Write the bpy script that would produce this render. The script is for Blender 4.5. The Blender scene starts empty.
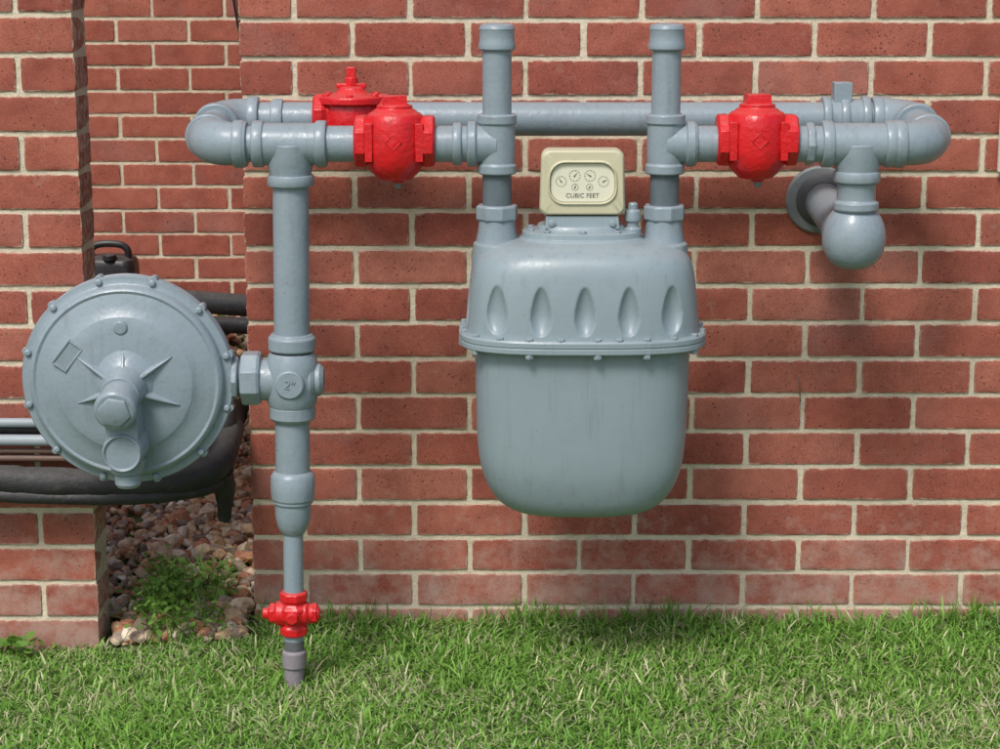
import bpy, bmesh, math, random
import numpy as np
from mathutils import Vector, Matrix
random.seed(7); rng=np.random.default_rng(11)
S=bpy.context.scene
COL=S.collection
# ------------------------------------------------------------ materials
def new_mat(name):
    m=bpy.data.materials.new(name); m.use_nodes=True
    nt=m.node_tree; b=nt.nodes["Principled BSDF"]; return m,nt,b
def noise(nt,scale,detail=4,rough=.55,vec=None,dist=0):
    n=nt.nodes.new("ShaderNodeTexNoise"); n.inputs["Scale"].default_value=scale
    n.inputs["Detail"].default_value=detail; n.inputs["Roughness"].default_value=rough
    n.inputs["Distortion"].default_value=dist
    if vec is not None: nt.links.new(vec,n.inputs["Vector"])
    return n
def ramp(nt,fac,stops):
    r=nt.nodes.new("ShaderNodeValToRGB"); nt.links.new(fac,r.inputs[0])
    while len(r.color_ramp.elements)<len(stops): r.color_ramp.elements.new(.5)
    for e,(p,c) in zip(r.color_ramp.elements,stops):
        e.position=p; e.color=(c[0],c[1],c[2],1) if not isinstance(c,(int,float)) else (c,c,c,1)
    return r
def mixc(nt,fac,a,b,mode='MIX'):
    n=nt.nodes.new("ShaderNodeMix"); n.data_type='RGBA'; n.blend_type=mode
    for idx,v in ((0,fac),(6,a),(7,b)):
        if isinstance(v,(int,float)): n.inputs[idx].default_value=v
        elif isinstance(v,tuple): n.inputs[idx].default_value=(v[0],v[1],v[2],1)
        else: nt.links.new(v,n.inputs[idx])
    return n.outputs[2]
def mth(nt,op,a,b=None):
    n=nt.nodes.new("ShaderNodeMath"); n.operation=op
    for i,v in enumerate((a,b)):
        if v is None: continue
        if isinstance(v,(int,float)): n.inputs[i].default_value=v
        else: nt.links.new(v,n.inputs[i])
    return n.outputs[0]
def bump(nt,b,h,strength,dist,prev=None):
    n=nt.nodes.new("ShaderNodeBump"); n.inputs["Strength"].default_value=strength
    n.inputs["Distance"].default_value=dist; nt.links.new(h,n.inputs["Height"])
    if prev is not None: nt.links.new(prev,n.inputs["Normal"])
    nt.links.new(n.outputs[0],b.inputs["Normal"]); return n.outputs[0]
def geo_pos(nt): return nt.nodes.new("ShaderNodeNewGeometry").outputs["Position"]
def paint(name,c,c2,rough=.36,bs=.25,dirt=(.10,.09,.08),dirt_amt=.25,specks=False):
    m,nt,b=new_mat(name); p=geo_pos(nt)
    n1=noise(nt,7,5,.6,p); r1=ramp(nt,n1.outputs[0],[(.3,c),(.7,c2)])
    n2=noise(nt,34,6,.7,p); r2=ramp(nt,n2.outputs[0],[(.54,0.),(.78,dirt_amt)])
    col=mixc(nt,r2.outputs[0],r1.outputs[0],dirt)
    # dust settled on upward-facing faces
    g=nt.nodes.new("ShaderNodeNewGeometry"); sx=nt.nodes.new("ShaderNodeSeparateXYZ"); nt.links.new(g.outputs["Normal"],sx.inputs[0])
    up=ramp(nt,sx.outputs[2],[(.5,0.),(1.,.30)]); du=mth(nt,'MULTIPLY',up.outputs[0],n2.outputs[0])
    if dirt_amt>.05: col=mixc(nt,du,col,(.42,.40,.36))
    if specks:
        # rain-streak grime (noise stretched vertically) and tiny chips in the paint
        mp=nt.nodes.new("ShaderNodeMapping"); mp.inputs["Scale"].default_value=(75,75,6); nt.links.new(p,mp.inputs["Vector"])
        ns=noise(nt,1,4,.6,mp.outputs[0]); rs=ramp(nt,ns.outputs[0],[(.54,0.),(.76,.30)]); col=mixc(nt,rs.outputs[0],col,(.13,.14,.14))
        vo=nt.nodes.new("ShaderNodeTexVoronoi"); vo.inputs["Scale"].default_value=70; nt.links.new(p,vo.inputs["Vector"])
        ch=mth(nt,'LESS_THAN',vo.outputs["Distance"],mth(nt,'SUBTRACT',mth(nt,'MULTIPLY',n2.outputs[0],.30),.105)); chf=mth(nt,'MULTIPLY',ch,.6)
        col=mixc(nt,chf,col,(.09,.06,.045))
    nt.links.new(col,b.inputs["Base Color"])
    rr=ramp(nt,n2.outputs[0],[(.3,rough-.05),(.75,rough+.2)]); nt.links.new(rr.outputs[0],b.inputs["Roughness"])
    n3=noise(nt,150,3,.5,p); q=bump(nt,b,n3.outputs[0],bs,.0012)
    n4=noise(nt,28,2,.5,p); bump(nt,b,n4.outputs[0],bs*.8,.003,q)
    return m
M_grey=paint("grey_enamel",(.225,.285,.325),(.26,.32,.36),rough=.27,bs=.4,specks=True)
M_greyd=paint("grey_enamel_meter",(.23,.295,.325),(.255,.32,.35),rough=.31,bs=.2,dirt_amt=.12,specks=True)
M_red=paint("red_enamel",(.56,.007,.012),(.66,.016,.022),rough=.25,bs=.9,dirt=(.2,.01,.01),dirt_amt=.6)
M_beige=paint("index_housing_plastic",(.50,.48,.32),(.56,.53,.37),rough=.4,bs=.05,dirt_amt=.2)
M_black=paint("black_foam",(.012,.012,.014),(.03,.03,.032),rough=.55,bs=1.0,dirt=(.10,.09,.08),dirt_amt=.5)
M_blackp=paint("black_plastic",(.012,.012,.014),(.02,.02,.022),rough=.35,bs=.1,dirt_amt=.3)
M_pvc=paint("grey_conduit",(.28,.33,.37),(.34,.39,.43),rough=.45,bs=.1)
M_copper=paint("old_copper",(.13,.08,.06),(.18,.11,.08),rough=.5,bs=.1)
M_galv=paint("galvanised_steel",(.14,.16,.18),(.26,.27,.28),rough=.45,bs=.3,dirt=(.10,.06,.05),dirt_amt=.7)
M_foot=paint("weathered_primer",(.17,.14,.16),(.26,.24,.26),rough=.6,bs=.6,dirt=(.20,.05,.04),dirt_amt=.8)
M_seal=paint("dark_sealant",(.05,.055,.06),(.12,.13,.14),rough=.6,bs=.8)
M_ink=paint("black_ink",(.07,.07,.06),(.09,.09,.08),rough=.6,bs=.0,dirt_amt=0)
M_dial=paint("dial_face",(.66,.65,.50),(.70,.69,.55),rough=.35,bs=.0,dirt_amt=.06)
M_soffit=paint("soffit_paint",(.6,.58,.52),(.66,.64,.58),rough=.7,bs=.1)
M_shingle=paint("roof_shingle",(.09,.08,.075),(.14,.13,.12),rough=.9,bs=1.0)

def brick_material():
    m,nt,b=new_mat("brick_red"); p=geo_pos(nt)
    at=nt.nodes.new("ShaderNodeAttribute"); at.attribute_name="bcol"
    sep=nt.nodes.new("ShaderNodeSeparateColor"); nt.links.new(at.outputs["Color"],sep.inputs[0])
    add=nt.nodes.new("ShaderNodeVectorMath"); add.operation='MULTIPLY_ADD'
    nt.links.new(at.outputs["Color"],add.inputs[0]); add.inputs[1].default_value=(9,5,7); nt.links.new(p,add.inputs[2])
    v=add.outputs[0]
    base=ramp(nt,sep.outputs[0],[(0,(.31,.088,.062)),(.35,(.355,.105,.071)),(.7,(.39,.120,.081)),(1,(.415,.15,.106))])
    n1=noise(nt,16,6,.65,v); r1=ramp(nt,n1.outputs[0],[(.3,(.74,.70,.70)),(.7,(1.15,1.2,1.2))])
    col=mixc(nt,1.,base.outputs[0],r1.outputs[0],'MULTIPLY')
    n2=noise(nt,6,5,.7,v); h=ramp(nt,n2.outputs[0],[(.47,0.),(.75,.6)])
    hz=mth(nt,'MULTIPLY',h.outputs[0],sep.outputs[1]); col=mixc(nt,hz,col,(.28,.17,.155))
    n3=noise(nt,420,3,.7,v); r3=ramp(nt,n3.outputs[0],[(.35,(.66,.64,.64)),(.65,(1.2,1.2,1.2))])
    col=mixc(nt,.8,col,r3.outputs[0],'MULTIPLY')
    vo=nt.nodes.new("ShaderNodeTexVoronoi"); vo.inputs["Scale"].default_value=95; nt.links.new(v,vo.inputs["Vector"])
    n4=noise(nt,30,2,.5,v)
    th=mth(nt,'MULTIPLY',n4.outputs[0],.34); pit=mth(nt,'LESS_THAN',vo.outputs["Distance"],mth(nt,'SUBTRACT',th,.03))
    pitf=mth(nt,'MULTIPLY',pit,.75); col=mixc(nt,pitf,col,(.10,.04,.032))
    sx=nt.nodes.new("ShaderNodeSeparateXYZ"); nt.links.new(p,sx.inputs[0])
    mr=nt.nodes.new("ShaderNodeMapRange"); nt.links.new(sx.outputs[2],mr.inputs[0])
    mr.inputs[1].default_value=-.02; mr.inputs[2].default_value=.24; mr.inputs[3].default_value=.27; mr.inputs[4].default_value=.0
    n5=noise(nt,22,7,.72,p); su=mth(nt,'ADD',n5.outputs[0],mr.outputs[0])
    sm=ramp(nt,su,[(.60,0.),(.86,.62)]); col=mixc(nt,sm.outputs[0],col,(.45,.34,.28))
    at2=nt.nodes.new("ShaderNodeAttribute"); at2.attribute_name="edge"
    n6=noise(nt,60,4,.7,v); e=mth(nt,'MULTIPLY',at2.outputs["Fac"],n6.outputs[0])
    er=ramp(nt,e,[(.42,0.),(.60,.7)]); col=mixc(nt,er.outputs[0],col,(.52,.43,.33))
    nt.links.new(col,b.inputs["Base Color"]); b.inputs["Roughness"].default_value=.88
    b.inputs["Specular IOR Level"].default_value=.25
    hh=mth(nt,'SUBTRACT',n3.outputs[0],pitf); q=bump(nt,b,hh,.6,.0012)
    n7=noise(nt,45,4,.6,v); bump(nt,b,n7.outputs[0],.45,.0025,q)
    return m
def mortar_material():
    m,nt,b=new_mat("mortar"); p=geo_pos(nt)
    n1=noise(nt,12,6,.7,p); r=ramp(nt,n1.outputs[0],[(.25,(.50,.43,.32)),(.6,(.70,.63,.49)),(.8,(.77,.71,.58))])
    n2=noise(nt,500,3,.7,p); r2=ramp(nt,n2.outputs[0],[(.3,(.75,.73,.7)),(.65,(1.1,1.1,1.1))])
    col=mixc(nt,.9,r.outputs[0],r2.outputs[0],'MULTIPLY')
    nt.links.new(col,b.inputs["Base Color"]); b.inputs["Roughness"].default_value=.95
    b.inputs["Specular IOR Level"].default_value=.15
    q=bump(nt,b,n2.outputs[0],.5,.001); n3=noise(nt,70,4,.6,p); bump(nt,b,n3.outputs[0],.8,.004,q)
    return m
M_brick=brick_material(); M_mortar=mortar_material()
def attr_mat(name,attr,rough,spec,bsc=None,trans=0,noise_amt=.5,nsc=90):
    m,nt,b=new_mat(name)
    at=nt.nodes.new("ShaderNodeAttribute"); at.attribute_name=attr; col=at.outputs["Color"]
    if noise_amt>0:
        p=geo_pos(nt); n=noise(nt,nsc,4,.6,p); r=ramp(nt,n.outputs[0],[(.3,(.7,.7,.7)),(.7,(1.25,1.25,1.25))])
        col=mixc(nt,noise_amt,at.outputs["Color"],r.outputs[0],'MULTIPLY')
    nt.links.new(col,b.inputs["Base Color"]); b.inputs["Roughness"].default_value=rough
    b.inputs["Specular IOR Level"].default_value=spec
    if bsc: bump(nt,b,n.outputs[0],.6,bsc)
    if trans>0:
        t=nt.nodes.new("ShaderNodeBsdfTranslucent"); nt.links.new(col,t.inputs[0])
        mx=nt.nodes.new("ShaderNodeMixShader"); mx.inputs[0].default_value=trans
        out=nt.nodes["Material Output"]
        nt.links.new(b.outputs[0],mx.inputs[1]); nt.links.new(t.outputs[0],mx.inputs[2]); nt.links.new(mx.outputs[0],out.inputs[0])
    return m
M_grass=attr_mat("grass_blades","gcol",.5,.3,trans=.3,noise_amt=0)
M_rock=attr_mat("river_rock","gcol",.7,.35,bsc=.002,noise_amt=.9)
def ground_material():
    m,nt,b=new_mat("soil_and_turf"); p=geo_pos(nt)
    n1=noise(nt,3,6,.7,p); r=ramp(nt,n1.outputs[0],[(.35,(.07,.12,.025)),(.55,(.11,.17,.04)),(.75,(.17,.15,.07))])
    n2=noise(nt,80,5,.7,p); r2=ramp(nt,n2.outputs[0],[(.3,(.4,.4,.4)),(.7,(1.3,1.3,1.3))])
    col=mixc(nt,1.,r.outputs[0],r2.outputs[0],'MULTIPLY'); nt.links.new(col,b.inputs["Base Color"])
    b.inputs["Roughness"].default_value=.95; bump(nt,b,n2.outputs[0],1.,.01); return m
M_ground=ground_material()
# ------------------------------------------------------------ helpers
def empty(name,loc):
    e=bpy.data.objects.new(name,None); e.empty_display_size=.05; e.location=loc; COL.objects.link(e); return e
def put(name,me,mat,parent=None):
    o=bpy.data.objects.new(name,me); COL.objects.link(o)
    if mat: me.materials.append(mat)
    if parent:
        o.parent=parent; o.matrix_parent_inverse=Matrix.Translation(-parent.location)
    return o
def finish(name,bm,mat,parent=None,bevel=.0012,angle=32):
    bmesh.ops.recalc_face_normals(bm,faces=bm.faces)
    me=bpy.data.meshes.new(name); bm.to_mesh(me); bm.free()
    me.polygons.foreach_set("use_smooth",[True]*len(me.polygons)); me.set_sharp_from_angle(angle=math.radians(angle))
    o=put(name,me,mat,parent)
    if bevel:
        md=o.modifiers.new("bevel",'BEVEL'); md.width=bevel; md.segments=2; md.limit_method='ANGLE'; md.angle_limit=math.radians(40)
        md.harden_normals=False
    return o
def frame(axis,up=None):
    a=Vector(axis).normalized()
    u=Vector(up) if up else (Vector((0,0,1)) if abs(a.z)<.9 else Vector((1,0,0)))
    e1=(u-a*u.dot(a)).normalized(); e2=a.cross(e1); return a,e1,e2
def lathe(bm,org,axis,prof,segs=40,rot=0,up=None,sx=1,sy=1):
    """prof: list of (radius, distance along axis)"""
    a,e1,e2=frame(axis,up); o=Vector(org); rings=[]
    for r,t in prof:
        if r<1e-6: rings.append([bm.verts.new(o+a*t)])
        else: rings.append([bm.verts.new(o+a*t+e1*(r*sx*math.cos(rot+2*math.pi*i/segs))+e2*(r*sy*math.sin(rot+2*math.pi*i/segs))) for i in range(segs)])
    for A,B in zip(rings,rings[1:]):
        if len(A)==1 and len(B)==1: continue
        for i in range(segs):
            j=(i+1)%segs
            if len(A)==1: bm.faces.new((A[0],B[i],B[j]))
            elif len(B)==1: bm.faces.new((A[i],A[j],B[0]))
            else: bm.faces.new((A[i],A[j],B[j],B[i]))
    if len(rings[0])>1: bm.faces.new(rings[0])
    if len(rings[-1])>1: bm.faces.new(rings[-1])
def cyl(bm,p0,p1,r,segs=36,r2=None,rot=0):
    p0=Vector(p0);p1=Vector(p1); L=(p1-p0).length
    lathe(bm,p0,p1-p0,[(r,0),(r if r2 is None else r2,L)],segs,rot)
def hexa(bm,p0,p1,r,rot=0,n=6):
    p0=Vector(p0);p1=Vector(p1);L=(p1-p0).length; c=min(.003,L*.2)
    lathe(bm,p0,p1-p0,[(r*.92,0),(r,c),(r,L-c),(r*.92,L)],n,rot)
def collar(bm,c,axis,r,w,bulge=.0):
    """rounded malleable-iron bead centred on c"""
    h=w/2; lathe(bm,c,axis,[(r*.86,-h),(r*.96,-h),(r,-h*.6),(r+bulge,0),(r,h*.6),(r*.96,h),(r*.86,h)],40)
def tube(bm,pts,r,segs=20,caps=True,jit=0):
    pts=[Vector(p) for p in pts]; rings=[]; prev=None
    for i,p in enumerate(pts):
        t=(pts[min(i+1,len(pts)-1)]-pts[max(i-1,0)]).normalized()
        if prev is None: _,e1,e2=frame(t)
        else: e1=(prev-t*prev.dot(t)).normalized(); e2=t.cross(e1)
        prev=e1; rr=(r[i] if isinstance(r,(list,tuple)) else r)*(1+random.uniform(-jit,jit))
        rings.append([bm.verts.new(p+e1*rr*math.cos(2*math.pi*k/segs)+e2*rr*math.sin(2*math.pi*k/segs)) for k in range(segs)])
    for A,B in zip(rings,rings[1:]):
        for i in range(segs):
            j=(i+1)%segs; bm.faces.new((A[i],A[j],B[j],B[i]))
    if caps: bm.faces.new(rings[0]); bm.faces.new(rings[-1])
def spline(pts,n=12):
    P=[Vector(p) for p in pts]; P=[2*P[0]-P[1]]+P+[2*P[-1]-P[-2]]; out=[]
    for i in range(1,len(P)-2):
        for k in range(n):
            t=k/n; a,b,c,d=P[i-1],P[i],P[i+1],P[i+2]
            out.append(.5*((2*b)+(c-a)*t+(2*a-5*b+4*c-d)*t*t+(-a+3*b-3*c+d)*t**3))
    out.append(P[-2]); return out
def arc(center,e1,e2,R,n=14):
    c=Vector(center);e1=Vector(e1);e2=Vector(e2)
    return [c+e1*R*math.cos(math.pi/2*i/n)+e2*R*math.sin(math.pi/2*i/n) for i in range(n+1)]
def elbow(bm,corner,d1,d2,R,r):
    """90 deg elbow at corner between directions d1 and d2 (unit, pointing away from the corner)"""
    c=Vector(corner);d1=Vector(d1);d2=Vector(d2); ce=c+d1*R+d2*R
    pts=arc(ce,-d2,-d1,R); n=len(pts)
    rad=[r*(1+.07*math.sin(math.pi*i/(n-1))) for i in range(n)]
    tube(bm,pts,rad,36)
    collar(bm,c+d1*R,d1,r*1.14,.018); collar(bm,c+d2*R,d2,r*1.14,.018)
def box(bm,c,s,R=None,taper=1.,tapery=1.):
    c=Vector(c); vs=[]
    for z in (-1,1):
        for y in (-1,1):
            for x in (-1,1):
                t=taper if z>0 else 1; ty=tapery if z>0 else 1
                v=Vector((x*s[0]/2*t,y*s[1]/2*ty,z*s[2]/2))
                if R: v=R@v
                vs.append(bm.verts.new(c+v))
    for f in ((0,1,3,2),(4,6,7,5),(0,4,5,1),(2,3,7,6),(0,2,6,4),(1,5,7,3)): bm.faces.new([vs[i] for i in f])
X=Vector((1,0,0));Y=Vector((0,1,0));Z=Vector((0,0,1))
# ------------------------------------------------------------ brickwork
PITCH=.0667; BL=.201; MJ=.0090
def brick_panel(name,O,U,NN,length,zline,r0,r1,off,parent,deep_ends=(False,False),full_depth=None,seed=1,width_jit=.0012):
    rnd=random.Random(seed); O=Vector(O);U=Vector(U);NN=Vector(NN)
    V=[];F=[];C=[];E=[]
    def ring(u0,u1,z0,z1,n_off,jit,inset):
        pts=[]; nu=max(3,int((u1-u0)/.012)); nz=5
        for i in range(nu): pts.append((u0+(u1-u0)*i/nu,z0))
        for i in range(nz): pts.append((u1,z0+(z1-z0)*i/nz))
        for i in range(nu): pts.append((u1-(u1-u0)*i/nu,z1))
        for i in range(nz): pts.append((u0,z1-(z1-z0)*i/nz))
        out=[]; cu=(u0+u1)/2; cz=(z0+z1)/2
        for u,z in pts:
            su=1 if u>cu else -1; sz=1 if z>cz else -1
            uu=cu+(u-cu)*(1-inset/max(.001,(u1-u0)/2)); zz=cz+(z-cz)*(1-inset/((z1-z0)/2))
            du=(u1-u0)/2-abs(u-cu); dz=(z1-z0)/2-abs(z-cz)
            if du<.001 and dz<.001: uu-=su*.0009; zz-=sz*.0009
            out.append((uu+rnd.uniform(-jit,jit),zz+rnd.uniform(-jit,jit),n_off+rnd.uniform(-jit,jit)*.4))
        return out
    for r in range(r0,r1):
        z0=zline+r*PITCH+MJ/2+rnd.uniform(-.0008,.0008); z1=zline+(r+1)*PITCH-MJ/2+rnd.uniform(-.0008,.0008)
        s=off-BL*math.ceil((off+BL)/BL)-BL + (BL/2 if r%2 else 0)
        while s<length:
            a=max(0,s+MJ/2) ; b=min(length,s+BL-MJ/2)
            s+=BL
            if b-a<.03: continue
            ea=a<=1e-6; eb=b>=length-1e-6
            a2=a if ea else a+rnd.uniform(-width_jit,width_jit); b2=b if eb else b+rnd.uniform(-width_jit,width_jit)
            depth=full_depth if full_depth else (.095 if (ea and deep_ends[0]) or (eb and deep_ends[1]) else .02)
            fo=rnd.uniform(-.0009,.0012)
            R=[ring(a2,b2,z0,z1,-depth,.0001,.002 if full_depth else 0),ring(a2,b2,z0,z1,fo-.0016,.0007,0),
               ring(a2,b2,z0,z1,fo-.0003,.0007,.0006),ring(a2,b2,z0,z1,fo,.0003,.0018),ring(a2,b2,z0,z1,fo+.0001,.0002,.009)]
            base=len(V); n=len(R[0]); c=(rnd.random(),rnd.random()**1.3,rnd.random(),1)
            for k,rg in enumerate(R):
                for (u,z,nn) in rg:
                    V.append(O+U*u+Z*z+NN*nn); C.append(c); E.append((1,1,1,.85,0)[k])
            for k in range(4):
                for i in range(n):
                    j=(i+1)%n; F.append((base+k*n+i,base+k*n+j,base+(k+1)*n+j,base+(k+1)*n+i))
            F.append([base+4*n+i for i in range(n)]); F.append([base+i for i in range(n-1,-1,-1)])
    me=bpy.data.meshes.new(name); me.from_pydata(V,[],F)
    a=me.attributes.new("bcol",'FLOAT_COLOR','POINT'); a.data.foreach_set("color",np.array(C,dtype=np.float32).ravel())
    a=me.attributes.new("edge",'FLOAT','POINT'); a.data.foreach_set("value",np.array(E,dtype=np.float32))
    bm=bmesh.new(); bm.from_mesh(me); bmesh.ops.recalc_face_normals(bm,faces=bm.faces); bm.to_mesh(me); bm.free()
    me.polygons.foreach_set("use_smooth",[True]*len(me.polygons)); me.set_sharp_from_angle(angle=math.radians(50))
    return put(name,me,M_brick,parent)
def boxobj(name,lo,hi,mat,parent,bevel=0):
    bm=bmesh.new(); lo=Vector(lo);hi=Vector(hi); box(bm,(lo+hi)/2,hi-lo); return finish(name,bm,mat,parent,bevel)
house=empty("brick_house",(0,1,0))
XL=-.4535; YB=2.10; XLB=-2.2
brick_panel("front_wall_bricks",(XL,0,0),X,-Y,3.4,.062,-4,38,.547-XL,house,(True,False),seed=3)
boxobj("front_wall_mortar",(XL+.0032,.0032,-.3),(3.0,.101,2.6),M_mortar,house)
brick_panel("return_wall_bricks",(XL,.105,0),Y,-X,YB-.11,.062,-4,38,.05,house,seed=5)
boxobj("return_wall_mortar",(XL+.0038,.1015,-.3),(XL+.1,YB,2.6),M_mortar,house)
brick_panel("rear_wall_bricks",(XLB,YB,0),X,-Y,XL-XLB,.062,0,38,.03,house,seed=8)
boxobj("rear_wall_mortar",(XLB,YB+.0032,-.2),(XL+.1,YB+.1,2.6),M_mortar,house)
boxobj("added_soffit_front",(XL-.25,-.30,2.6),(3.4,2.5,2.66),M_soffit,house)  # unseen eaves, added to shade the recess and trimmed to let sky in
boxobj("added_soffit_rear",(-2.5,YB-.25,2.6),(XL-.252,2.5,2.66),M_soffit,house)
def prism(name,x0,x1,y0,y1,zt):
    bm=bmesh.new(); vs=[bm.verts.new(v) for v in ((x0,y0,2.664),(x1,y0,2.664),(x1,y1,2.664),(x0,y1,2.664),(x0,y1,zt),(x1,y1,zt))]
    for f in ((0,1,2,3),(0,4,5,1),(3,2,5,4),(0,3,4),(1,5,2)): bm.faces.new([vs[i] for i in f])
    finish(name,bm,M_shingle,house,0)
prism("added_roof_front",XL-.3,3.5,-.36,2.55,3.9); prism("added_roof_rear",-2.6,XL-.302,YB-.3,2.55,2.95)  # unseen roof added for recess shade, split so sky light still enters
pil=empty("brick_pillar",(-1.1,-.05,0))
XP=-.7196; YP=-.10
brick_panel("pillar_bricks",(-1.52,YP,0),X,-Y,XP+1.52,.0739,-4,38,XP+1.52-BL*.985,pil,full_depth=.112,seed=12)
boxobj("pillar_mortar",(-1.515,YP+.0032,-.3),(XP-.0032,YP+.1085,2.595),M_mortar,pil)
# ------------------------------------------------------------ ground
def sm(a,b,x): t=np.clip((x-a)/(b-a),0,1); return t*t*(3-2*t)
def gh(x,y):
    x=np.asarray(x,float);y=np.asarray(y,float)
    h=-.036+0*x
    left=1-sm(-.8,-.40,x)
    h=h-.022*left+left*np.clip(y,0,2.2)*.112
    near=np.exp(-(x**2+y**2)/9)
    h=h+near*(.004*np.sin(7*x+2*y)+.003*np.sin(13*y-5*x)+.0025*np.sin(23*x+17*y))
    return h
def axis_pts(a,b,st,far): 
    c=list(np.arange(a,b+1e-6,st)); o=[]; d=.15; v=b
    while v<far: v+=d; d*=1.45; o.append(v)
    n=[];d=.15;v=a
    while v>-far: v-=d; d*=1.45; n.append(v)
    return np.array(n[::-1]+c+o)
gx=axis_pts(-1.8,1.8,.04,320); gy=axis_pts(-1.8,2.3,.04,320)
GX,GY=np.meshgrid(gx,gy); GZ=gh(GX,GY)
verts=np.stack([GX,GY,GZ],-1).reshape(-1,3); nx=len(gx)
faces=[(j*nx+i,j*nx+i+1,(j+1)*nx+i+1,(j+1)*nx+i) for j in range(len(gy)-1) for i in range(nx-1)]
me=bpy.data.meshes.new("ground"); me.from_pydata(verts.tolist(),[],faces); me.polygons.foreach_set("use_smooth",[True]*len(me.polygons))
put("ground",me,M_ground)
# ------------------------------------------------------------ array meshes
def array_mesh(name,verts,loops,starts,totals,cols,mat,smooth=False):
    me=bpy.data.meshes.new(name); me.vertices.add(len(verts)); me.vertices.foreach_set("co",verts.astype(np.float32).ravel())
    me.loops.add(len(loops)); me.loops.foreach_set("vertex_index",loops.astype(np.int32))
    me.polygons.add(len(starts)); me.polygons.foreach_set("loop_start",starts.astype(np.int32))
    try: me.polygons.foreach_set("loop_total",totals.astype(np.int32))
    except Exception: pass
    me.update(calc_edges=True)
    a=me.attributes.new("gcol",'FLOAT_COLOR','POINT'); a.data.foreach_set("color",cols.astype(np.float32).ravel())
    me.polygons.foreach_set("use_smooth",[smooth]*len(starts))
    me.validate(); return put(name,me,mat)
def blades(name,x,y,H,W,lean,cols,zoff=0):
    n=len(x); z=gh(x,y)-.003+zoff; ph=rng.uniform(0,2*np.pi,n); tw=ph+np.pi/2+rng.normal(0,.5,n)
    dx,dy=np.cos(ph),np.sin(ph); wx,wy=np.cos(tw)*W/2,np.sin(tw)*W/2
    V=np.zeros((n,7,3))
    for k,(t,w) in enumerate(((0,.8),(.4,1.),(.75,.75))):
        off=lean*H*t**1.7; zz=z+H*(t*np.cos(lean*.6*t))
        cx=x+dx*off; cy=y+dy*off
        V[:,2*k]=np.stack([cx-wx*w,cy-wy*w,zz],-1); V[:,2*k+1]=np.stack([cx+wx*w,cy+wy*w,zz],-1)
    off=lean*H; V[:,6]=np.stack([x+dx*off,y+dy*off,z+H*np.cos(lean*.7)],-1)
    base=(np.arange(n)*7)[:,None]
    L=(base+np.array([0,1,3,2,2,3,5,4,4,5,6])[None]).ravel()
    st=(np.arange(n)*11)[:,None]+np.array([0,4,8])[None]; tot=np.tile([4,4,3],n)
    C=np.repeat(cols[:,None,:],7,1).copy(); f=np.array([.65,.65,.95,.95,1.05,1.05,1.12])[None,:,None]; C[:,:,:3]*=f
    return array_mesh(name,V.reshape(-1,3),L,st.ravel(),tot,C.reshape(-1,4),M_grass)
def gcolors(n,x,y,dry=.22):
    a=np.array([.135,.31,.045]);b=np.array([.26,.46,.09]);s=np.array([.55,.56,.32]); t=rng.random(n)[:,None]
    c=a*(1-t)+b*t
    patch=np.clip(.5+.35*np.sin(5.1*x+1.3)*np.sin(6.3*y+.7+2*np.sin(3*x))+.3*np.sin(14*x+5*y)*np.sin(17*y-3*x),0,1)
    band=np.exp(-((y+.42)/.14)**2)  # worn drier band where the mower turns
    isd=rng.random(n)<dry*(.2+.9*patch+1.3*band*patch)
    c[isd]=(s*(.75+.45*rng.random(n)[:,None]))[isd]
    c*= (.8+.4*rng.random(n)[:,None]); return np.concatenate([c,np.ones((n,1))],1)
def lawn_mask(x,y):
    edge=np.where(x<-.44,-.115+.02*np.sin(31*x)+.012*np.sin(77*x),-.008); return y<edge
n=140000; x=rng.uniform(-1.6,1.6,n); y=rng.uniform(-1.3,0,n); k=lawn_mask(x,y); x=x[k];y=y[k];n=len(x)
H=np.clip(rng.normal(.021,.007,n),.009,.045); W=rng.uniform(.0020,.0042,n); lean=np.abs(rng.normal(.9,.5,n))
H*=1+.55*np.exp(-((y+.0)/.05)**2)+.7*np.exp(-((x+.35)**2+(y+.30)**2)/.004)+.25*np.sin(11*x+3*y)*np.sin(9*y-4*x)
c1=gcolors(n,x,y,.20)
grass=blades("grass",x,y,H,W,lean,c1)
n=11000; x2=rng.uniform(-1.6,1.6,n); y2=rng.uniform(-1.3,0,n); k=lawn_mask(x2,y2); x2=x2[k];y2=y2[k];n=len(x2)
cc=gcolors(n,x2,y2,.95)
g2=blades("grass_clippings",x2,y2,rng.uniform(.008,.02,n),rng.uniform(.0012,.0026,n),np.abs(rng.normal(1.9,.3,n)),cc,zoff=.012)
n=1300; x3=rng.uniform(-.44,1.6,n); y3=-np.abs(rng.normal(0,.018,n))-.006; cc=gcolors(n,x3,y3,.08)
keep=np.sin(9*x3)+np.sin(23*x3+1)+rng.normal(0,.5,n)>.2
x3=x3[keep];y3=y3[keep];cc=cc[keep];n=len(x3)
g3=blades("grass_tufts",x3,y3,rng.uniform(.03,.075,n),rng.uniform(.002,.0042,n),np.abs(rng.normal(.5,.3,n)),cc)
for o in (g2,g3): o.parent=grass
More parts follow.
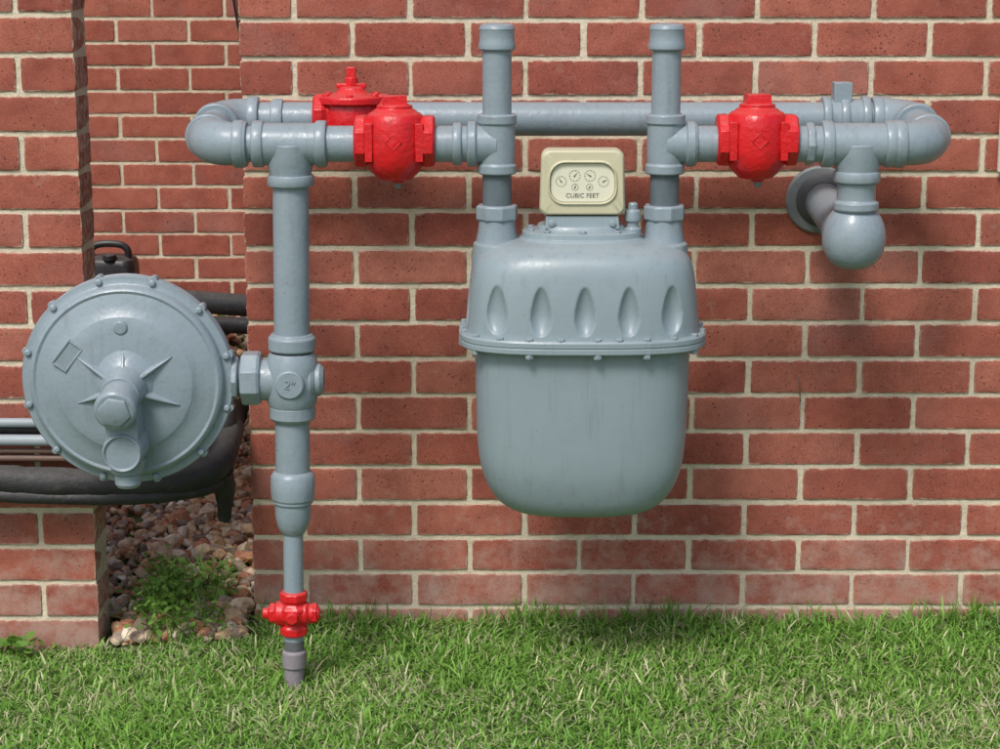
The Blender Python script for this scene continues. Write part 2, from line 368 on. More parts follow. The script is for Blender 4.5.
# ------------------------------------------------------------ gravel
bm=bmesh.new(); bmesh.ops.create_icosphere(bm,subdivisions=2,radius=1); bm.verts.ensure_lookup_table()
ico=np.array([v.co[:] for v in bm.verts]); icf=np.array([[v.index for v in f.verts] for f in bm.faces]); bm.free()
pal=np.array([[.52,.36,.22],[.62,.49,.34],[.42,.19,.11],[.30,.23,.18],[.66,.58,.47],[.48,.23,.13],[.24,.17,.13],[.60,.40,.24],[.55,.44,.32]])
def rocks(xy_list):
    Vs=[];Cs=[];Fs=[]
    for i,(x,y,s,dz) in enumerate(xy_list):
        v=ico.copy()
        for _ in range(9):
            d=rng.normal(size=3); d/=np.linalg.norm(d); lim=rng.uniform(.42,.8); pr=v@d; ex=np.clip(pr-lim,0,None); v=v-ex[:,None]*d
        v=v*np.array([1,rng.uniform(.6,1),rng.uniform(.5,.85)])*s*1.1
        q=rng.uniform(0,2*np.pi); t=rng.normal(0,.5); R=np.array([[math.cos(q),-math.sin(q),0],[math.sin(q),math.cos(q),0],[0,0,1]])@np.array([[1,0,0],[0,math.cos(t),-math.sin(t)],[0,math.sin(t),math.cos(t)]])
        v=v@R.T+np.array([x,y,float(gh(x,y))+s*.25+dz]); Vs.append(v)
        c=pal[rng.integers(len(pal))]*rng.uniform(.75,1.2); Cs.append(np.tile(np.append(c,1),(len(ico),1))); Fs.append(icf+i*len(ico))
    V=np.concatenate(Vs);F=np.concatenate(Fs);C=np.concatenate(Cs)
    return array_mesh("gravel",V,F.ravel(),np.arange(len(F))*3,np.full(len(F),3),C,M_rock)
lst=[]
for _ in range(3600):
    y=rng.uniform(-.10,1.3); lst.append((rng.uniform(-1.0 if y>.04 else -.70,XL-.012),y,rng.uniform(.007,.018),rng.uniform(0,.014)))
for _ in range(1300):
    lst.append((rng.uniform(-2.0,XL-.03),rng.uniform(1.2,YB-.02),rng.uniform(.014,.024),rng.uniform(0,.015)))
for _ in range(130):
    lst.append((rng.uniform(-.69,XL-.03),rng.uniform(-.10,.9),rng.uniform(.018,.026),.012))
rocks(lst)
# ------------------------------------------------------------ weeds
NC=13; n=560; cxs=rng.uniform(-.69,-.50,NC); cys=rng.uniform(-.09,.16,NC); ci=rng.integers(0,NC,n)
wx=cxs[ci]+rng.normal(0,.020,n); wy=cys[ci]+rng.normal(0,.020,n); wx=np.clip(wx,-.71,-.465)
cw=gcolors(n,wx,wy,.03); cw[:,:3]*=.75
weeds=blades("weed_plant",wx,wy,rng.uniform(.02,.095,n),rng.uniform(.0014,.0036,n),np.abs(rng.normal(.9,.5,n)),cw,zoff=.01)
n=850; ci=rng.integers(0,NC,n); lx=np.clip(cxs[ci]+rng.normal(0,.024,n),-.712,-.465); ly=cys[ci]+rng.normal(0,.024,n); lz=gh(lx,ly)+rng.uniform(.016,.08,n)
# a few broad leaves at the foot of the pillar too
lx[:60]=-.86+rng.normal(0,.02,60); ly[:60]=-.15+rng.normal(0,.015,60); lz[:60]=gh(lx[:60],ly[:60])+rng.uniform(.015,.045,60)
R=rng.uniform(.003,.0072,n); R[:60]*=1.4; V=np.zeros((n,6,3)); ph=rng.uniform(0,6.28,n); nrm=rng.normal(0,.6,(n,2))
for k in range(6):
    a=ph+k*math.pi/3; ux,uy=np.cos(a)*R,np.sin(a)*R*.8; V[:,k]=np.stack([lx+ux,ly+uy,lz+ux*nrm[:,0]+uy*nrm[:,1]],-1)
C=gcolors(n,lx,ly,.03); C[:,:3]*=.8; C=np.repeat(C[:,None,:],6,1)
lv=array_mesh("weed_leaves",V.reshape(-1,3),np.arange(n*6),np.arange(n)*6,np.full(n,6),C.reshape(-1,4),M_grass); lv.parent=weeds

# ============================================================ GAS SET
YF=-.33; ZF=.879; YBk=-.13; ZBk=.902
XR=-.3345; XPL=-.0048; XPR=.263; XD=.570
PR=.0290
pipes=empty("gas_piping",(0,YF,ZF))
bm=bmesh.new()
def hrun(x0,x1,r=PR,y=YF,z=ZF): cyl(bm,(x0,y,z),(x1,y,z),r)
XEL=-.471; XER=.691; ER=.056
dback=(Vector((0,YBk,ZBk))-Vector((0,YF,ZF))).normalized()
for xe,dx in ((XEL,1),(XER,-1)):
    elbow(bm,(xe,YF,ZF),(dx,0,0),dback,ER,.0335)
    elbow(bm,(xe,YBk,ZBk),(dx,0,0),-dback,ER,.0335)
    cyl(bm,Vector((xe,YF,ZF))+dback*ER,Vector((xe,YBk,ZBk))-dback*ER,PR)
hrun(XEL+ER,-.22); hrun(-.12,XPL); hrun(XPR,.36); hrun(.45,XER-ER)
hrun(XEL+ER,XER-ER,.0285,YBk,ZBk)
def tee(x,z,zdrop,r=.0335,hw=.058,hub=.0375):
    cyl(bm,(x-hw,YF,z),(x+hw,YF,z),r); collar(bm,(x-hw+.008,YF,z),X,hub,.018); collar(bm,(x+hw-.008,YF,z),X,hub,.018)
    lathe(bm,(x,YF,z),(0,0,-1),[(r*1.12,0),(r*1.1,.034),(r,.044),(r,zdrop)],40); collar(bm,(x,YF,z-zdrop+.008),Z,hub,.018)
tee(XR,ZF,.066)
tee(XD,ZF,.060)
collar(bm,(-.408,YF,ZF),X,.0365,.012)
hexa(bm,(.486,YF,ZF),(.500,YF,ZF),.0345,n=8)
collar(bm,(.306,YF,ZF),X,.0345,.014)
collar(bm,(-.068,YF,ZF),X,.0345,.014)
xb=.585
cyl(bm,(xb-.036,YBk,ZBk),(xb+.036,YBk,ZBk),.034)
for dx in (-.036,-.006,.03): collar(bm,(xb+dx,YBk,ZBk),X,.0385,.014)
box(bm,(xb-.010,YBk,ZBk+.036),(.030,.036,.052))
collar(bm,(xb+.066,YBk,ZBk),X,.037,.016)
collar(bm,(-.375,YBk,ZBk),X,.034,.02)
finish("header_and_bypass_pipe",bm,M_grey,pipes)
# posts
bm=bmesh.new()
for xp,s in ((XPL,-1),(XPR,1)):
    pr=.0232
    cyl(bm,(xp,YF,.78),(xp,YF,1.03),pr)
    lathe(bm,(xp,YF,1.026),Z,[(.0265,0),(.0292,.003),(.0295,.010),(.0280,.014),(.0275,.031),(.0285,.034),(.0262,.040),(.018,.0425),(0,.043)],40)
    lathe(bm,(xp,YF,ZF-.048),Z,[(.027,0),(.0315,.002),(.0315,.014),(.0285,.018),(.0295,.048),(.0285,.078),(.0315,.082),(.0315,.094),(.027,.096)],40)
    lathe(bm,(xp,YF,ZF),X*s,[(.031,0),(.031,.032),(.0365,.034),(.0365,.046),(.030,.048)],40)
    cyl(bm,(xp,YF,.70),(xp,YF,.84),pr)
    hexa(bm,(xp,YF,.757),(xp,YF,.782),.0345,rot=.25,n=8)
    lathe(bm,(xp,YF,.700),Z,[(.036,0),(.0345,.02),(.030,.045),(.0295,.058)],40)
finish("meter_risers",bm,M_grey,pipes)
# right drop, elbow to wall
bm=bmesh.new()
cyl(bm,(XD,YF,.74),(XD,YF,.83),.0305)
lathe(bm,(XD,YF,.772),Z,[(.033,0),(.0365,.003),(.0365,.014),(.031,.017),(.0305,.04),(.033,.045)],40)
lathe(bm,(XD,YF+.006,.728),(0,0,1),[(0,-.052),(.010,-.0515),(.02,-.0495),(.029,-.0455),(.036,-.0405),(.043,-.032),(.0475,-.022),(.0505,-.010),(.051,0),(.0500,.012),(.047,.023),(.042,.034),(.036,.042),(.033,.046)],48)
pw=Vector((XD,.03,.7505)); pe=Vector((XD,YF,.727))
cyl(bm,pe,pw,.0345); collar(bm,pe.lerp(pw,.2),pw-pe,.042,.022)
finish("wall_entry_pipe",bm,M_grey,pipes)
bm=bmesh.new(); lathe(bm,(XD-.006,-.0015,.750),-Y,[(.060,0),(.060,.004),(.056,.007),(.036,.008)],40)
finish("wall_escutcheon",bm,M_galv,pipes)
bm=bmesh.new(); lathe(bm,(XD,-.009,.750),-Y,[(.049,0),(.044,.010),(.034,.018)],28); finish("pipe_sealant",bm,M_seal,pipes)
# riser (slightly out of plumb, as in the photo)
Rt=Vector((XR,YF,.815)); Rb=Vector((-.3475,YF,-.07))
def RP(z): t=(z-Rb.z)/(Rt.z-Rb.z); return Rb.lerp(Rt,t)
ax=(Rt-Rb).normalized()
bm=bmesh.new()
cyl(bm,RP(.56),RP(.83),PR); cyl(bm,RP(.335),RP(.46),.0285); cyl(bm,RP(.02),RP(.27),.0165)
lathe(bm,RP(.543),ax,[(.034,0),(.0385,.003),(.0385,.022),(.034,.027),(.030,.029)],40)
collar(bm,RP(.566),ax,.0345,.012)
lathe(bm,RP(.425),ax,[(.029,0),(.034,.003),(.0375,.008),(.0375,.026),(.034,.030)],40)
lathe(bm,RP(.233),ax,[(.0165,0),(.020,.004),(.0255,.014),(.0295,.032),(.0305,.058),(.0355,.062),(.0365,.074),(.0365,.100),(.033,.106),(.0285,.109)],40)
collar(bm,RP(.292),ax,.0335,.010)
finish("riser_pipe",bm,M_grey,pipes)
bm=bmesh.new(); cyl(bm,RP(-.06),RP(.05),.0165); lathe(bm,RP(.0),ax,[(.0165,0),(.0205,.002),(.0205,.028),(.0165,.032)],12)
finish("riser_foot",bm,M_foot,pipes)
# ------------------------------------------------------------ valves
def valve(loc,kind):
    loc=Vector(loc); e=empty("gas_shutoff_valve",loc); bm=bmesh.new()
    P=lambda x,y,z:loc+Vector((x,y,z))
    lathe(bm,P(-.064,0,0),X,[(.038,0),(.0425,.003),(.0435,.016),(.0405,.021),(.0385,.024),(.040,.064),(.0385,.104),(.0405,.107),(.0435,.112),(.0425,.125),(.038,.128)],8,rot=math.pi/8)
    if kind==0:
        lathe(bm,P(0,0,-.062),Z,[(.020,0),(.028,.002),(.031,.006),(.038,.012),(.0445,.022),(.048,.036),(.049,.050),(.049,.082),(.0475,.092),(.0455,.101),(.041,.106),(.036,.108)],48)
        lathe(bm,P(0,0,.044),Z,[(.038,0),(.034,.004),(.0285,.0075),(.0285,.012),(.022,.014)],40)
        box(bm,P(0,0,.060),(.040,.036,.024),Matrix.Rotation(.10,3,'Z'),.93,.93)
        hexa(bm,P(.004,0,-.067),P(.004,0,-.057),.0105)
        lathe(bm,P(0,-.0465,.002),-Y,[(.014,0),(.014,.0030),(.0112,.0030),(.0112,.0016),(0,.0016)],4)
        for s in (-1,1): box(bm,P(s*.040,-.030,.0),(.012,.018,.060))
    else:
        lathe(bm,P(0,0,-.062),Z,[(.020,0),(.031,.006),(.0445,.022),(.049,.045),(.049,.075),(.046,.085),(.044,.095)],48)
        lathe(bm,P(0,0,.022),Z,[(.046,0),(.056,.002),(.0575,.004),(.0575,.013),(.055,.015),(.034,.018),(.026,.022),(.022,.028),(.013,.031)],36)
        cyl(bm,P(0,0,.050),P(0,0,.068),.0115,8); box(bm,P(0,0,.072),(.015,.015,.026)); box(bm,P(0,0,.054),(.050,.016,.008))
        for k in range(6):
            a=math.pi/6+k*math.pi/3; hexa(bm,P(.047*math.cos(a),.047*math.sin(a),.034),P(.047*math.cos(a),.047*math.sin(a),.042),.0065)
    finish("valve_body",bm,M_red,e,.0022)
    if kind==0:
        bm=bmesh.new(); lathe(bm,P(.004,0,-.064),-Z,[(.006,0),(.006,.008),(.004,.012),(0,.0125)],16); finish("grease_fitting",bm,M_galv,e,.0005)
    return e
valve((-.1672,YF,.884),0); valve((.4080,YF,.886),0); valve((-.2500,YBk,.904),1)
e=empty("gas_shutoff_valve",RP(.095)); bm=bmesh.new(); c=RP(.095)
lathe(bm,RP(.058),ax,[(.020,0),(.024,.002),(.024,.014),(.020,.018),(.022,.024),(.028,.032),(.028,.048),(.022,.054),(.020,.058),(.024,.062),(.024,.074),(.018,.077)],8,rot=.3)
lathe(bm,c-X*.052,X,[(.008,0),(.010,.001),(.010,.010),(.016,.012),(.016,.020),(.021,.024),(.021,.074),(.017,.078),(.017,.086),(.012,.088),(.012,.095),(.007,.096)],24)
hexa(bm,c-X*.040,c-X*.030,.0185); hexa(bm,c-Y*.02,c-Y*.034,.011); hexa(bm,c+X*.030,c+X*.040,.0185)
finish("valve_body",bm,M_red,e,.0015)

# ------------------------------------------------------------ regulator
reg=empty("gas_pressure_regulator",(-.60,YF,.498))
RC=Vector((-.6025,-.345,.500))
bm=bmesh.new()
lathe(bm,RC+Y*.055,-Y,[(0,0),(.05,.0),(.09,.008),(.135,.022),(.150,.034),(.152,.041),(.169,.0415),(.1715,.044),(.1715,.052),(.169,.0535),(.1685,.0545),(.1715,.056),(.1715,.064),(.1695,.067),(.160,.0675),(.1575,.069),(.1560,.078),(.1535,.083),(.149,.0855),(.1465,.0845),(.1445,.0835),(.130,.088),(.112,.0925),(.110,.0945),(.108,.0955),(.090,.098),(.070,.101),(.045,.103),(0,.104)],128)
finish("diaphragm_case",bm,M_grey,reg,.0,angle=40)
bm=bmesh.new(); yf=RC.y+.055-.067
for k in range(12):
    a=math.radians(14+k*30); p=Vector((RC.x+.1655*math.cos(a),yf,RC.z+.1655*math.sin(a)))
    lathe(bm,p,-Y,[(.0058,0),(.0058,.004),(.004,.006),(0,.0065)],12)
    q=Vector((RC.x+.1695*math.cos(a),yf+.011,RC.z+.1695*math.sin(a))); cyl(bm,q+Y*.012,q-Y*.009,.0068,12)
yc=RC.y+.055-.100
lathe(bm,(-.601,yc+.004,.497),(0,-1,-.10),[(.060,0),(.047,.006),(.038,.014),(.034,.030),(.031,.055)],40)
lathe(bm,(-.601,yc-.045,.487),(0,-1,-.22),[(.031,0),(.031,.032),(.0335,.034),(.0335,.046),(.029,.050)],40)
lathe(bm,(-.601,yc-.090,.477),(0,-1,-.22),[(.026,0),(.026,.008),(.022,.010),(0,.0105)],6,rot=.3)
box(bm,(-.598,yc-.030,.435),(.052,.062,.080)); 
lathe(bm,(-.598,yc+.0,.405),(0,-1,-.05),[(.034,0),(.033,.055),(.030,.066),(.028,.067),(.0265,.063),(0,.063)],36)
lathe(bm,(-.596,yc-.03,.385),(0,0,-1),[(.030,0),(.025,.022),(.021,.024),(.021,.040),(.017,.046)],24)
def rib(ang,L,r0=.028,w=.011,h=.026):
    a=math.radians(ang); d=Vector((math.cos(a),0,math.sin(a))); s=Vector((-math.sin(a),0,math.cos(a))); o=Vector((-.601,yc+.004,.497))
    A=o+d*r0; B=o+d*L
    v=[bm.verts.new(p) for p in (A-s*w,A+s*w,A-Y*h+s*w*.25,A-Y*h-s*w*.25,B-Y*.003)]
    v[4].co=B-Y*.002
    for f in ((0,1,2,3),(0,3,4),(3,2,4),(2,1,4),(1,0,4)): bm.faces.new([v[i] for i in f])
for an,L in ((148,.096),(32,.096),(-20,.098),(200,.088),(90,.066)): rib(an,L)
lathe(bm,(-.605,yc+.007,.592),-Y,[(.0115,0),(.0115,.007),(.009,.009),(0,.0095)],24)
Rz=Matrix.Rotation(math.radians(-52),3,'Y')
c=Vector((-.692,yc+.0035,.546))
box(bm,c+Y*.001,(.046,.005,.026),Rz)
for off,s in (((0,0,.0125),(.048,.007,.003)),((0,0,-.0125),(.048,.007,.003)),((.0225,0,0),(.003,.0065,.0215)),((-.0225,0,0),(.003,.0065,.0215))):
    box(bm,c+Rz@Vector(off),s,Rz)
finish("cover_castings",bm,M_grey,reg,.0010)
bm=bmesh.new(); rc=RP(.495)
cyl(bm,(-.50,YF+.01,.50),(-.40,YF+.005,.497),.029)
lathe(bm,(-.422,YF,.498),X,[(.034,0),(.043,.002),(.045,.006),(.045,.028),(.042,.032),(.036,.034)],8,rot=math.pi/8)
hexa(bm,(-.437,YF,.498),(-.425,YF,.498),.036,n=8)
lathe(bm,rc-ax*.046,ax,[(.036,0),(.040,.008),(.043,.024),(.0445,.046),(.043,.068),(.040,.084),(.036,.092)],40)
lathe(bm,rc-X*.02,X,[(.034,0),(.034,.052),(.029,.058),(.027,.058),(.027,.066),(.020,.072),(0,.073)],32)
cyl(bm,rc-X*.06,rc,.034)
lathe(bm,rc-Y*.036,-Y,[(.024,0),(.0235,.008),(.021,.010),(0,.0105)],32)
finish("orifice_body",bm,M_grey,reg,.0016)
def text(name,s,loc,size,mat,parent,ext=.0005,rotz=0,tilt=0):
    cu=bpy.data.curves.new(name,'FONT'); cu.body=s; cu.size=size; cu.extrude=ext; cu.align_x='CENTER'; cu.align_y='CENTER'
    o=bpy.data.objects.new(name,cu); COL.objects.link(o)
    o.matrix_world=Matrix.Translation(loc)@Matrix.Rotation(math.pi/2+tilt,4,'X')@Matrix.Rotation(rotz,4,'Z')
    bpy.context.view_layer.update(); me=bpy.data.meshes.new_from_object(o); me.transform(o.matrix_world)
    bpy.data.objects.remove(o); return put(name,me,mat,parent)
text("cast_size_mark",'2"',rc+Vector((0,-.0468,.0)),.020,M_grey,reg,.0012,rotz=-.25)

# ------------------------------------------------------------ meter
met=empty("gas_meter",(.132,YF,.5)); CX=.1325
def sup(a,b,e,th):
    c,s=math.cos(th),math.sin(th)
    return a*math.copysign(abs(c)**(2/e),c), b*math.copysign(abs(s)**(2/e),s)
def even_thetas(a,b,e,n):
    m=2400; pts=[sup(a,b,e,2*math.pi*i/m) for i in range(m+1)]; L=[0]
    for p,q in zip(pts,pts[1:]): L.append(L[-1]+math.hypot(p[0]-q[0],p[1]-q[1]))
    out=[];j=0
    for k in range(n):
        t=L[-1]*k/n
        while L[j+1]<t: j+=1
        out.append(2*math.pi*(j+(t-L[j])/max(1e-9,L[j+1]-L[j]))/m)
    return out
def interp(tab,t):
    P=[Vector(r) for r in [tab[0]]+tab+[tab[-1]]]
    i=int(min(len(tab)-2,math.floor(t))); f=t-i; a,b,c,d=P[i],P[i+1],P[i+2],P[i+3]
    return .5*((2*b)+(c-a)*f+(2*a-5*b+4*c-d)*f*f+(-a+3*b-3*c+d)*f**3)
def shell(bm,tab,nper=6,seg=288,fn=None):
    th=even_thetas(tab[0][1],tab[0][2],3.0,seg); rings=[]
    for k in range((len(tab)-1)*nper+1):
        r=interp(tab,k/nper); ring=[]
        for t in th:
            x,y=sup(r[1],r[2],r[3],t); z=r[0]
            if fn: x,y,z=fn(x,y,z)
            ring.append(bm.verts.new((CX+x,YF+y,z)))
        rings.append(ring)
    for A,B in zip(rings,rings[1:]):
        for i in range(seg):
            j=(i+1)%seg; bm.faces.new((A[i],A[j],B[j],B[i]))
    bm.faces.new(rings[0]); bm.faces.new(rings[-1])
bm=bmesh.new()
shell(bm,[(.566,.1735,.118,3.5),(.52,.1725,.117,3.5),(.46,.1715,.116,3.4),(.40,.1695,.113,3.3),(.360,.1645,.109,3.2),(.328,.1545,.101,3.1),(.302,.138,.090,3.0),(.286,.117,.076,2.9),(.2790,.094,.060,2.7),(.277,.055,.040,2.4),(.2765,.02,.015,2.2)],6)
finish("meter_tub",bm,M_greyd,met,0,angle=45)
bm=bmesh.new()
FL=[-.137,-.0685,0,.0685,.137]
def lidfn(x,y,z):
    def f(u):
        zc=.622; hz=.046 if z>zc else .032
        w=.0165*(1-.25*max(0,(z-zc)/hz))
        d=1-(abs(u)/w)**2-((z-zc)/hz)**2
        return 0 if d<=0 else min(1,d)**.8*min(1,max(0,(z-.5855)/.008))
    if abs(y)>.06 and abs(x)<.158:
        m=max(f(x-q) for q in FL); y-=math.copysign(.0125*m,y)
    else:
        m=max(f(y-q) for q in (-.035,.035)); x-=math.copysign(.011*m,x)
    return x,y,z
shell(bm,[(.583,.1885,.129,3.2),(.592,.1875,.128,3.2),(.61,.186,.127,3.2),(.64,.1835,.125,3.2),(.668,.180,.122,3.2),(.690,.1755,.118,3.1),(.706,.167,.111,3.0),(.718,.152,.099,2.9),(.7255,.130,.083,2.7),(.729,.100,.063,2.5),(.730,.04,.02,2.2)],9,seg=520,fn=lidfn)
finish("meter_lid",bm,M_greyd,met,0,angle=60)
bm=bmesh.new()
def oval(bm,rows,e=3.1,seg=192,c=(CX,YF)):
    rings=[]
    for z,a,b in rows: rings.append([bm.verts.new((c[0]+sup(a,b,e,2*math.pi*i/seg)[0],c[1]+sup(a,b,e,2*math.pi*i/seg)[1],z)) for i in range(seg)])
    for A,B in zip(rings,rings[1:]):
        for i in range(seg):
            j=(i+1)%seg; bm.faces.new((A[i],A[j],B[j],B[i]))
    bm.faces.new(rings[0]); bm.faces.new(rings[-1])
oval(bm,[(.562,.176,.120),(.562,.197,.1365),(.564,.199,.1385),(.571,.199,.1385),(.5722,.1975,.137),(.5728,.1975,.137),(.574,.199,.1385),(.581,.199,.1385),(.584,.197,.1365),(.5845,.186,.126)])
th=even_thetas(.192,.132,3.1,24)
for k in range(24):
    x,y=sup(.1925,.132,3.1,th[k]+.03); p=Vector((CX+x,YF+y,.5835))
    hexa(bm,p,p+Z*.0045,.0062,rot=k)
    if k%2==0: hexa(bm,p-Z*.028,p-Z*.0205,.0070,rot=k*2)
for xp in (XPL,XPR):
    lathe(bm,(xp,YF,.66),Z,[(.042,0),(.041,.03),(.0395,.05),(.038,.060),(.035,.063)],40,sy=1.35)
oval(bm,[(.722,.105,.074),(.729,.101,.070),(.733,.096,.065),(.741,.0945,.0635),(.7425,.092,.061),(.744,.072,.050),(.750,.070,.048),(.752,.068,.046)],2.6,96,(.1305,YF))
for k in range(10):
    a=2*math.pi*(k+.5)/10; x,y=sup(.084,.056,2.6,a); p=Vector((.1305+x,YF+y,.741)); hexa(bm,p,p+Z*.0055,.0062)
box(bm,(.1305,YF-.010,.758),(.118,.058,.020),None,.97,.9)
for s in (-1,1): lathe(bm,(.1305+s*.048,YF-.038,.757),-Y,[(.0055,0),(.0055,.004),(0,.006)],14)
for dx in (-.075,.085): hexa(bm,(CX+dx,YF-.01,.272),(CX+dx,YF-.01,.290),.006)
finish("flange_and_fittings",bm,M_greyd,met,.0013)
bm=bmesh.new(); xk=.2115; yk=YF-.02
lathe(bm,(xk,yk,.735),Z,[(.014,0),(.014,.012),(.0095,.014),(.0095,.022),(.013,.024),(.0135,.030),(.012,.040),(.008,.042),(.008,.050),(.006,.053),(0,.0535)],20)
finish("test_plug",bm,M_grey,met,.0008)
bm=bmesh.new()
ix=.1305; iy=YF-.015; zb=.770; zt=.873
def rr(w,h,r,n=6):
    out=[]
    for cx,cz,a0 in ((w/2-r,h/2-r,0),(-w/2+r,h/2-r,90),(-w/2+r,-h/2+r,180),(w/2-r,-h/2+r,270)):
        for i in range(n+1):
            a=math.radians(a0+90*i/n); out.append((cx+r*math.cos(a),cz+r*math.sin(a)))
    return out
zc_=(zb+zt)/2
def loft(bm,rows,cx,cz,taper=0,caps=(True,True)):
    rings=[]
    for (w,h,r,y) in rows: rings.append([bm.verts.new((cx+px*(1-taper*pz),y,cz+pz)) for px,pz in rr(w,h,r)])
    m=len(rings[0])
    for A,B in zip(rings,rings[1:]):
        for i in range(m):
            j=(i+1)%m; bm.faces.new((A[i],A[j],B[j],B[i]))
    if caps[0]: bm.faces.new(rings[0])
    if caps[1]: bm.faces.new(rings[-1])
loft(bm,[(.128,.101,.012,iy+.028),(.132,.103,.013,iy+.022),(.134,.104,.013,iy-.018),(.130,.101,.013,iy-.024),(.126,.097,.012,iy-.026),
         (.110,.070,.026,iy-.0262),(.108,.068,.026,iy-.0295),(.104,.064,.024,iy-.0295),(.102,.062,.023,iy-.0225)],ix,zc_,.45)
finish("index_housing",bm,M_beige,met,.0008,angle=28)
bm=bmesh.new(); loft(bm,[(.100,.060,.022,iy-.0228),(.100,.060,.022,iy-.0238)],ix,zc_,.45); finish("dial_plate",bm,M_dial,met,0)
bm=bmesh.new(); yd=iy-.0241
def ring2(cx,cz,r,w,y=yd,n=28):
    o=[bm.verts.new((cx+r*math.cos(2*math.pi*i/n),y,cz+r*math.sin(2*math.pi*i/n))) for i in range(n)]
    q=[bm.verts.new((cx+(r-w)*math.cos(2*math.pi*i/n),y,cz+(r-w)*math.sin(2*math.pi*i/n))) for i in range(n)]
    for i in range(n): j=(i+1)%n; bm.faces.new((o[i],o[j],q[j],q[i]))
for i,(dx,dz,r) in enumerate(((-.034,.002,.0085),(-.0125,.011,.0090),(.0115,.011,.0090),(.033,.002,.0085),(-.012,-.007,.0055),(.011,-.007,.0055))):
    cx,cz=ix+dx,zc_+dz; ring2(cx,cz,r,.0004)
    for k in range(10):
        a=2*math.pi*k/10+.1; d=Vector((math.cos(a),0,math.sin(a))); s=Vector((-math.sin(a),0,math.cos(a)))*.0003; c=Vector((cx,yd,cz))
        bm.faces.new([bm.verts.new(c+d*r*u+s*v) for u,v in ((.74,-1),(.92,-1),(.92,1),(.74,1))])
    a=[2.2,.9,2.6,.5,1.2,4.][i]; d=Vector((math.cos(a),0,math.sin(a)));s=Vector((-math.sin(a),0,math.cos(a)))*.0012;c=Vector((cx,yd-.0004,cz))
    bm.faces.new([bm.verts.new(p) for p in (c-d*.002-s,c+d*r*.85,c-d*.002+s)])
finish("dials",bm,M_ink,met,0)
text("index_lettering","CUBIC FEET",(ix,yd,zc_-.0205),.0100,M_ink,met,.0002)

# ------------------------------------------------------------ services at left
ins=empty("insulated_refrigerant_pipe",(-.8,-.16,.27)); bm=bmesh.new()
tube(bm,spline([(-1.5,-.155,.295),(-1.15,-.158,.282),(-.95,-.160,.285),(-.8,-.158,.276),(-.66,-.155,.272),(-.56,-.145,.276),(-.50,-.12,.295),(-.487,-.06,.325),(-.490,.02,.345),(-.50,.2,.34),(-.55,.6,.26),(-.7,1.1,.22),(-1.0,1.75,.26)],10),.0262,22,jit=.045)
tube(bm,spline([(-.95,-.175,.262),(-.8,-.170,.252),(-.66,-.170,.250),(-.56,-.155,.254),(-.50,-.12,.262),(-.488,-.07,.29)],8),.012,14,jit=.05)
tube(bm,spline([(-.495,-.10,.28),(-.49,-.085,.25),(-.492,-.07,.22),(-.495,-.06,.18)],6),[.024-.0007*i for i in range(19)],16,jit=.06)
tube(bm,spline([(-.50,-.05,.30),(-.492,-.04,.36),(-.490,.0,.42),(-.50,.12,.43),(-.56,.5,.32)],8),.020,16,jit=.05)
finish("foam_sleeve",bm,M_black,ins,0)
for i,(z,y,r,mt) in enumerate(((.378,-.135,.0080,M_pvc),(.347,-.137,.0100,M_pvc),(.326,-.13,.0045,M_copper),(.312,-.126,.006,M_copper),(.363,-.116,.011,M_black))):
    e=empty("conduit_pipe" if i<2 else "service_cable",(-.9,y,z)); bm=bmesh.new()
    tube(bm,spline([(-1.5,y,z+.004),(-1.1,y,z),(-.75,y,z-.002),(-.60,y,z-.008),(-.53,y+.03,z-.02),(-.505,y+.12,z-.02),(-.51,.3,z-.05),(-.6,.9,.26),(-.8,1.6,.27)],9),r,16)
    finish("pipe_run",bm,mt,e,0)
e=empty("drain_pipe",(-.7,1.75,.26)); bm=bmesh.new()
tube(bm,spline([(-1.6,1.85,.27),(-1.0,1.8,.262),(-.75,1.7,.265),(-.50,1.62,.26)],8),.030,18); tube(bm,spline([(-1.6,1.7,.24),(-1.0,1.62,.23),(-.7,1.55,.235),(-.48,1.5,.23)],8),.022,18)
finish("pipe_run",bm,M_black,e,0)
e=empty("service_cable",(-.74,2.05,1.5)); bm=bmesh.new()
tube(bm,spline([(-.770,2.085,2.59),(-.762,2.08,1.6),(-.750,2.085,1.25),(-.738,2.085,1.08),(-.725,2.085,.98),(-.714,2.085,.9),(-.70,2.09,.5)],8),.0034,10); finish("cable_run",bm,M_blackp,e,0)
can=empty("jerry_can",(-1.06,1.85,.3)); bm=bmesh.new()
cx,cy=-1.055,1.85
def canloft(rows):
    rings=[]
    for z,w,d,r in rows: rings.append([bm.verts.new((cx+a,cy+b,z)) for a,b in rr(w,d,r)])
    m=len(rings[0])
    for A,B in zip(rings,rings[1:]):
        for i in range(m): j=(i+1)%m; bm.faces.new((A[i],A[j],B[j],B[i]))
    bm.faces.new(rings[0]); bm.faces.new(rings[-1])
canloft([(.17,.13,.10,.02),(.175,.14,.11,.025),(.345,.14,.11,.025),(.362,.13,.10,.025),(.372,.10,.07,.02)])
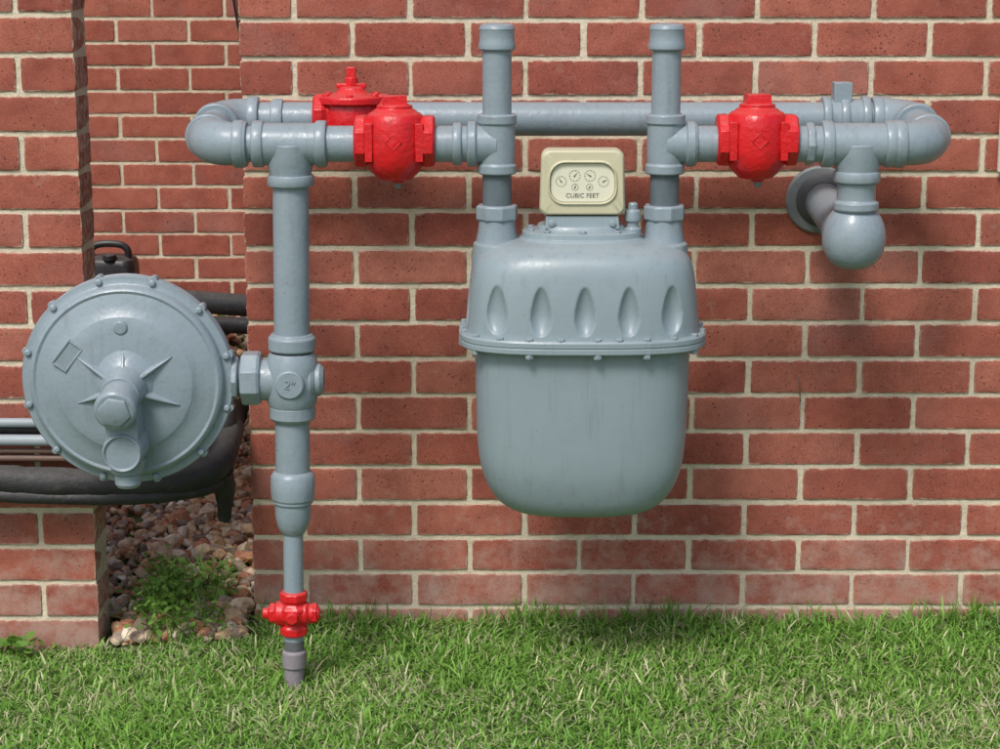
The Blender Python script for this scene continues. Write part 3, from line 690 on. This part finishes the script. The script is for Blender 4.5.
tube(bm,spline([(cx-.045,cy-.02,.360),(cx-.048,cy-.02,.392),(cx-.02,cy-.02,.405),(cx+.03,cy-.02,.403),(cx+.05,cy-.02,.387),(cx+.05,cy-.02,.358)],8),.010,14)
finish("can_body",bm,M_blackp,can,.002)
bm=bmesh.new(); lathe(bm,(cx+.005,cy-.045,.364),Z,[(.018,0),(.018,.014),(.015,.016),(0,.016)],20); finish("can_cap",bm,M_blackp,can,.001)
e=empty("wall_conduit",(.875,-.01,1.6)); bm=bmesh.new(); cyl(bm,(.884,-.013,.80),(.884,-.013,2.59),.0115)
for z in (1.25,1.9): box(bm,(.884,-.006,z),(.045,.010,.018))
finish("conduit_run",bm,M_soffit,e,.001)
e=empty("wall_tie_wire",(.535,-.01,.41)); bm=bmesh.new(); tube(bm,spline([(.535,.004,.435),(.536,-.012,.428),(.538,-.014,.405),(.541,-.010,.385)],5),.0012,8); finish("wire",bm,M_copper,e,0)

# ------------------------------------------------------------ light, sky, camera
w=bpy.data.worlds.new("World"); S.world=w; w.use_nodes=True; nt=w.node_tree; bg=nt.nodes["Background"]
sky=nt.nodes.new("ShaderNodeTexSky"); sky.sky_type='NISHITA'; sky.sun_disc=False
SD=Vector((-.32,-.70,.98)).normalized(); sky.sun_elevation=math.asin(SD.z); sky.sun_rotation=math.atan2(SD.x,SD.y)%(2*math.pi)
sky.air_density=1.0; sky.dust_density=3.0; sky.ozone_density=.6
nt.links.new(sky.outputs[0],bg.inputs[0]); bg.inputs[1].default_value=.15
sl=bpy.data.lights.new("sun",'SUN'); sl.energy=2.5; sl.angle=math.radians(16); sl.color=(1,.97,.93)
so=bpy.data.objects.new("sun",sl); COL.objects.link(so); so.rotation_euler=(-SD).to_track_quat('-Z','Y').to_euler(); so.location=(0,-3,6)
cd=bpy.data.cameras.new("camera"); cd.sensor_width=36; cd.lens=72; cd.clip_end=1000; cd.clip_start=.05
co=bpy.data.objects.new("camera",cd); COL.objects.link(co); co.location=(0,-3.521,1.182); co.rotation_euler=(math.radians(90-12),0,0); S.camera=co
S.view_settings.view_transform='Standard'; S.view_settings.look='None'; S.view_settings.exposure=0
